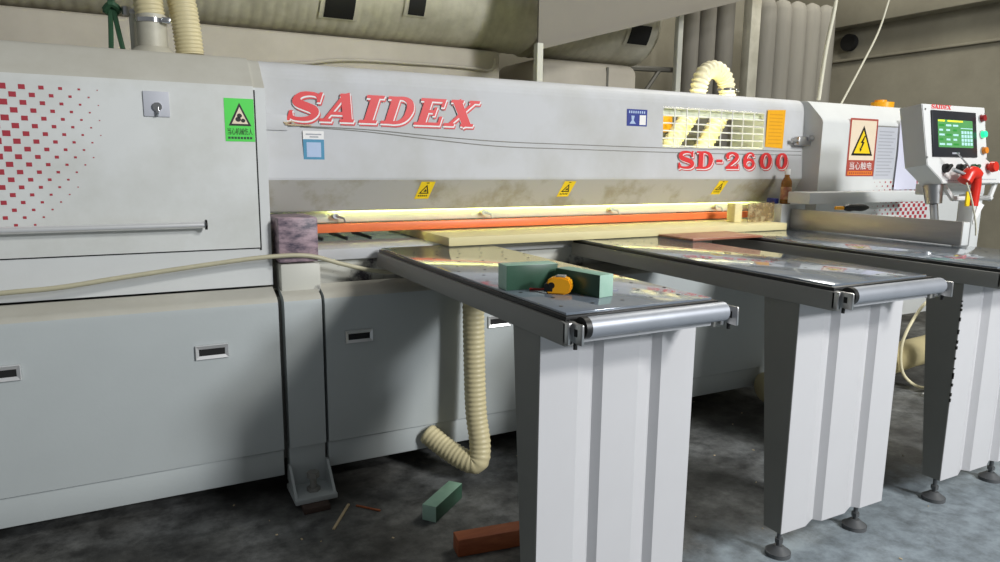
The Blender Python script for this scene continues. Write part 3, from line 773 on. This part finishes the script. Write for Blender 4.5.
# ================================================================== LOOSE THINGS
def slab(name, p0, p1, wid, z0, z1, m, bev=.002, side=1):
    """box whose near long edge runs p0->p1; width to the left of it"""
    p0, p1 = Vector((*p0, 0)), Vector((*p1, 0)); d = (p1-p0); Lg = d.length; d.normalize()
    n = Vector((-d.y, d.x, 0))*side
    bm = nb(); add_box(bm, (0, 0, z0), (Lg, wid, z1), bev)
    mt = Matrix(((d.x, n.x, 0, p0.x), (d.y, n.y, 0, p0.y), (0, 0, 1, 0), (0, 0, 0, 1)))
    bmesh.ops.transform(bm, matrix=mt, verts=bm.verts)
    bmesh.ops.recalc_face_normals(bm, faces=bm.faces)
    return bm, d, n
def green(p0, p1, wid, z0, z1, label, side=1, faces=('green_end', 'green_core')):
    bm, d, n = slab('b', p0, p1, wid, z0, z1, None, .0015, side)
    for f in bm.faces:
        f.normal_update()
        if abs(f.normal.dot(n)) > .8: f.material_index = 1
        elif abs(f.normal.dot(d)) > .8: f.material_index = 2
    o = link('green_block', bm, ['green_block', 'green_core', 'green_end'])
    return tag(o, label, 'block', 'green board offcuts')
green((.904, 1.672), (1.060, 1.656), .062, .9605, 1.030, 'dark green block behind the tape measure, touching the other block')
green((1.044, 1.640), (1.076, 1.476), .052, .9605, 1.021, 'pale-ended green block right of the tape measure on the table')
green((.918, 2.218), (1.085, 2.352), .058, .0005, .062, 'green block lying on the dark floor below the hose')
bm, d, n = slab('t', (.895, 1.972), (1.30, 1.912), .062, .0005, .062, None, .003)
tag(link('timber_offcut', bm, 'timber'), 'reddish-brown timber offcut on the floor beside the nearest table leg', 'timber')
bm = nb(); add_box(bm, (1.170, 2.672, .9605), (3.195, 3.45, .997), .001)
tag(link('cream_board', bm, 'board'), 'long cream board lying under the orange guard strip', 'board')
bm = nb(); add_box(bm, (2.29, 2.43, .9605), (2.74, 2.668, .970), .001)
tag(link('thin_board', bm, 'redwood'), 'thin reddish board bridging the middle and rightmost tables', 'board')
# tape measure
tm = empty('tape_measure', (1.016, 1.575, .9605), 'yellow and black tape measure between the green blocks', 'tape measure', rot=(0, 0, -.75))
bm = nb(); add_prism(bm, [(-.034, 0), (.020, 0), (.033, .010), (.036, .028), (.028, .043), (.008, .048), (-.020, .046), (-.034, .036)], 'y', -.017, .017)
bmesh.ops.bevel(bm, geom=list(bm.edges), offset=.004, segments=2, affect='EDGES')
link('case', bm, 'yellow', tm, True)
bm = nb(); add_box(bm, (-.040, -.018, .006), (-.016, .018, .028), .003); add_cyl(bm, (-.02, -.019, .024), (-.02, .019, .024), .009, 12); link('mouth', bm, 'black', tm, True)
bm = nb(); add_box(bm, (-.010, -.013, .046), (.016, .013, .051), .002); link('lock_button', bm, 'grey_rail', tm, True)
bm = nb(); add_tube(bm, catmull([(-.036, 0, .012), (-.055, .012, .006), (-.075, .022, .004), (-.09, .018, .004)], .006), .004, 6); link('wrist_strap', bm, 'lamp_red', tm, True)
# bottle on the board end
box('end_support', (3.225, 2.742, .961), (3.42, 2.87, 1.094), 'paint', saw, .004)
bo = empty('bottle', (3.30, 2.785, 1.095), 'small amber bottle with a label at the right end of the slot', 'bottle')
bm = nb()
pr = [(.026, 1.095), (.029, 1.10), (.029, 1.21), (.026, 1.225), (.014, 1.245), (.013, 1.262)]
for (r0, z0), (r1, z1) in zip(pr, pr[1:]): add_cyl(bm, (3.30, 2.785, z0), (3.30, 2.785, z1), r0, 20, r1, caps=False)
link('bottle_body', bm, 'bottle', bo)
cyl('cap', (3.30, 2.785, 1.258), (3.30, 2.785, 1.290), .016, 'white', bo)
bm = nb(); add_cyl(bm, (3.30, 2.785, 1.12), (3.30, 2.785, 1.19), .0300, 20, caps=False); link('bottle_label', bm, 'label_b', bo)
bm = nb(); add_box(bm, (3.232, 2.80, 1.0945), (3.268, 2.86, 1.125), .006)
tag(link('blue_tin', bm, 'blue'), 'small dark blue tin beside the amber bottle', 'tin')
# dusty clear flap
bm = nb(); add_box(bm, (2.99, 2.762, 1.0), (3.19, 2.766, 1.105), .0005)
tag(link('clear_flap', bm, 'glass_clear'), 'dusty clear plastic flap at the right end of the cutting slot', 'flap')
bm = nb(); add_box(bm, (2.93, 2.80, .998), (2.985, 2.86, 1.10), .004)
tag(link('cream_offcut', bm, 'board'), 'cream offcut standing at the right end of the orange strip', 'block')
# black handled tool on the fence
tl = empty('hand_tool', (3.35, 2.46, 1.07), 'black-handled hand tool with a yellow shank lying behind the fence', 'tool')
bm = nb(); add_cyl(bm, (3.38, 2.52, 1.085), (3.43, 2.50, 1.085), .010, 10); link('shank', bm, 'yellow', tl)
bm = nb(); add_tube(bm, [Vector((3.42+.02*i, 2.50-.004*i, 1.087)) for i in range(9)], lambda i: [.010, .019, .021, .018, .019, .021, .020, .016, .008][i], 12); link('handle', bm, 'black', tl)
# red blow gun hanging from the console
bg = empty('blow_gun', (3.45, 1.90, 1.2), 'red plastic blow gun hanging in front of the console', 'blow gun')
bm = nb(); add_tube(bm, catmull([(3.435, 1.90, 1.245), (3.465, 1.895, 1.285), (3.505, 1.89, 1.275), (3.515, 1.89, 1.23), (3.512, 1.89, 1.18), (3.508, 1.89, 1.125)], .012), lambda i: .030 if i < 9 else .021, 14); link('gun_body', bm, 'gun_red', bg)
bm = nb(); add_cyl(bm, (3.44, 1.895, 1.275), (3.37, 1.92, 1.30), .009, 10); add_cyl(bm, (3.49, 1.885, 1.28), (3.36, 1.905, 1.375), .0035, 8); link('nozzle', bm, 'steel', bg)
bm = nb(); add_box(bm, (3.445, 1.885, 1.13), (3.475, 1.895, 1.20), .004); link('trigger', bm, 'sign_yellow', bg)
tr = empty('paper_pennant', (3.52, 1.88, 1.08), 'white folded paper pennant hanging under the red blow gun', 'pennant')
bm = nb(); add_prism(bm, [(3.505, 1.045), (3.50, 1.06), (3.525, 1.155), (3.575, 1.135)], 'y', 1.875, 1.879); link('pennant_sheet', bm, 'white', tr)
tube('cord', [(3.40, 1.87, 1.24), (3.44, 1.86, 1.16), (3.495, 1.86, 1.05), (3.51, 1.86, .985)], .004, 'cable', bg)
# floor debris
tag(box('brown_block', (.50, 2.49, 0.0), (.60, 2.60, .022), 'brownblk', None, .003), 'flat dirty brown packing block under the column foot', 'block')
for p0, p1, w, m, lab in (((.574, 2.334), (.674, 2.493), .010, 'splinter', 'pale straight wood splinter on the floor near the column foot'),
                       ((.69, 2.47), (.76, 2.39), .008, 'timber', 'brown wood splinter beside the pale one on the floor'),
                       ((2.62, 1.98), (2.86, 1.86), .010, 'splinter', 'thin pale lath on the floor between the right table legs')):
    bm, d, n = slab('s', p0, p1, w, .0005, .006, None, .001)
    tag(link('wood_splinter', bm, m), lab, 'splinter', 'wood splinters')
chips = bmesh.new()
for i in range(60):
    x = random.uniform(.2, 3.2); y = random.uniform(1.2, 2.9)
    if .85 < x < 1.35 and 1.85 < y < 2.45: continue
    s = random.uniform(.002, .005)
    add_box(chips, (-s, -s*.6, 0.0003), (s, s*.6, .003), 0, mtx=Matrix.Translation((x, y, 0)) @ Matrix.Rotation(random.uniform(0, 6.28), 4, 'Z'))
o = link('wood_chips', chips, 'splinter'); tag(o, 'scattered pale wood chips on the floor', 'chips', kind='stuff')

# ================================================================== BACKGROUND
def duct(name, x0, x1, y, z, r, label, endcap=True, hatches=()):
    t = empty(name, ((x0+x1)/2, y, z-r), label, 'duct')
    bm = nb(); n = int((x1-x0)/.07); path = [Vector((x0+(x1-x0)*i/(n*3), y, z)) for i in range(n*3+1)]
    add_tube(bm, path, lambda i: r*(1.0 if i % 3 else 1.022), 40)
    link('duct_shell', bm, 'galv', t, angle=60)
    if endcap:
        bm = nb(); add_cyl(bm, (x1, y, z), (x1+.05, y, z), r*1.0, 40, r*.93); link('end_cap', bm, 'galv', t)
    for hx0, hx1, a0, a1 in hatches:
        bm = nb(); fr = nb()
        for rr, b_, e in ((r*1.05, bm, 0), (r*1.04, fr, .03)):
            N = 8
            ang = [math.radians(a0-e*60 + (a1-a0+2*e*60)*i/N) for i in range(N+1)]
            va = [b_.verts.new((hx0-e, y-rr*math.cos(t_), z-rr*math.sin(t_))) for t_ in ang]
            vb = [b_.verts.new((hx1+e, y-rr*math.cos(t_), z-rr*math.sin(t_))) for t_ in ang]
            for i in range(N): b_.faces.new((va[i], vb[i], vb[i+1], va[i+1]))
        fo = link('hatch_frame', fr, 'galv', t); link('hatch_opening', bm, 'dark', fo)
    return t
duct('ventilation_duct', -3.2, 2.84, 5.1, 2.53, .36, 'long round ribbed duct with two dark hatches above the left of the saw', True, ((1.22, 1.42, 2, 49), (1.79, 1.91, 2, 36)))
duct('ventilation_duct', 2.95, 4.05, 5.2, 2.53, .36, 'shorter round duct with one dark hatch behind the slanted chute', True, ((3.76, 3.97, 14, 38),))
c = empty('dust_box', (.6, 5.2, 0), 'long beige sheet metal box beneath the left round duct', 'box')
bm = nb(); add_box(bm, (-3.2, 4.95, 0), (2.60, 5.7, 2.15), .03, 3); link('box_body', bm, 'beige', c)
tube('box_cable', [(.75, 4.93, 1.92), (1.07, 4.92, 1.945), (1.41, 4.92, 1.993), (1.93, 4.92, 2.005), (2.3, 4.92, 2.005), (2.48, 4.92, 1.995), (2.53, 4.92, 2.03), (2.54, 4.92, 2.1)], .012, 'beige', c)
tube('box_cable', [(.62, 4.93, 1.80), (.66, 4.9, 1.93), (.69, 4.92, 1.80)], .008, 'grey_rail', c)
c = empty('dust_box', (3.4, 5.2, 0), 'rounded beige metal drum box beneath the shorter duct', 'box')
bm = nb(); add_box(bm, (2.93, 4.95, 0), (3.95, 5.7, 2.14), .09, 5); link('box_body', bm, 'beige', c)
box('box_seam', (3.60, 4.944, 1.0), (3.62, 4.955, 2.1), 'galv_dark', c, .001)
c = empty('sheet_chute', (3.4, 4.2, 0), 'pale slanted sheet metal chute crossing in front of the round ducts', 'chute')
bm = nb(); add_prism(bm, [(2.49, 2.085), (2.56, 2.085), (4.30, 2.58), (5.4, 2.92), (5.4, 3.5), (2.49, 3.5)], 'y', 4.2, 4.22); link('chute_sheet', bm, 'sheet', c)
bm = nb(); add_prism(bm, [(2.50, 2.055), (4.30, 2.56), (5.4, 2.89), (5.4, 2.92), (4.30, 2.585), (2.50, 2.085)], 'y', 4.17, 4.24); link('chute_flange', bm, 'sheet', c)
box('chute_post', (2.455, 4.15, 0), (2.50, 4.20, 2.09), 'post_w', c, .003)
# filter bags, in two rows of hanging cloth tubes
def bag(xc, y, r, ztop, m, label, grp):
    bm = nb(); path = [Vector((xc, y, z)) for z in (0.6, 1.2, 1.8, ztop-.25, ztop-.10, ztop-.03, ztop)]
    add_tube(bm, path, lambda i: [r, r*1.02, r, r, r*.97, r*.72, r*.18][i], 18)
    return tag(link('filter_bag', bm, m, angle=70), label, 'filter bag', grp)
for i, (a, b) in enumerate(((5.364, 5.564), (5.564, 5.769), (5.769, 5.98), (5.98, 6.182), (6.182, 6.39))):
    bag((a+b)/2, 5.0, (b-a)/2*.99, 2.87 + .005*i, 'cloth_grey', ['leftmost', 'second', 'middle', 'fourth', 'rightmost'][i] + ' of the five pale pointed filter bags right of the post', 'pale filter bags')
for i, (a, b) in enumerate(((4.463, 4.615), (4.627, 4.808), (4.844, 5.03))):
    bag((a+b)/2*1.04, 5.2, (b-a)/2*1.04, 3.1, 'cloth_dark', ['leftmost', 'middle', 'rightmost'][i] + ' of the three dark filter bags left of the post', 'dark filter bags')
tag(box('bag_post', (5.225, 4.95, 0), (5.345, 5.05, 3.2), 'galv', None, .004), 'tall pale metal post between the dark and pale filter bags', 'post')
tag(box('support_post', (4.05, 4.6, 0), (4.10, 4.65, 2.6), 'post_w', None, .004), 'slim pale upright post left of the dark filter bags', 'post')
c = empty('diagonal_brace', (4.2, 5.5, 0), 'dark angle brace behind the slim upright post', 'brace')
bm = nb(); add_cyl(bm, (4.08, 5.4, 1.6), (4.55, 5.4, 2.2), .02, 6); add_cyl(bm, (4.08, 5.4, 2.18), (4.7, 5.4, 2.2), .025, 6); add_cyl(bm, (4.09, 5.4, 0), (4.09, 5.4, 2.2), .025, 6); link('brace_frame', bm, 'galv_dark', c)
# strap and pipe stub at the left housing
c = empty('green_strap', (.0, 3.05, 1.69), 'dark green knotted strap hanging from the round duct', 'strap')
bm = nb()
add_tube(bm, catmull([(-.01, 3.1, 2.10), (-.012, 3.1, 1.90), (-.015, 3.08, 1.80), (-.02, 3.05, 1.70)], .02), .009, 6)
add_tube(bm, catmull([(-.008, 3.1, 2.10), (-.005, 3.1, 1.90), (.005, 3.08, 1.80), (.02, 3.05, 1.70)], .02), .009, 6)
add_tube(bm, catmull([(-.03, 3.09, 1.85), (-.01, 3.07, 1.87), (.015, 3.09, 1.855), (-.01, 3.11, 1.84), (-.03, 3.09, 1.85)], .01), .012, 6)
link('strap_cord', bm, 'strap', c)
c = empty('pipe_stub', (.06, 3.06, 1.69), 'small pale pipe stub with a valve left of the outlet pipe', 'pipe')
bm = nb(); add_cyl(bm, (.058, 3.08, 1.691), (.058, 3.08, 1.84), .012, 12); link('stub', bm, 'post_w', c)
bm = nb(); add_cyl(bm, (.03, 3.08, 1.845), (.09, 3.08, 1.85), .014, 10); add_cyl(bm, (.04, 3.08, 1.835), (.04, 3.08, 1.865), .016, 10); link('valve', bm, 'steel', c)
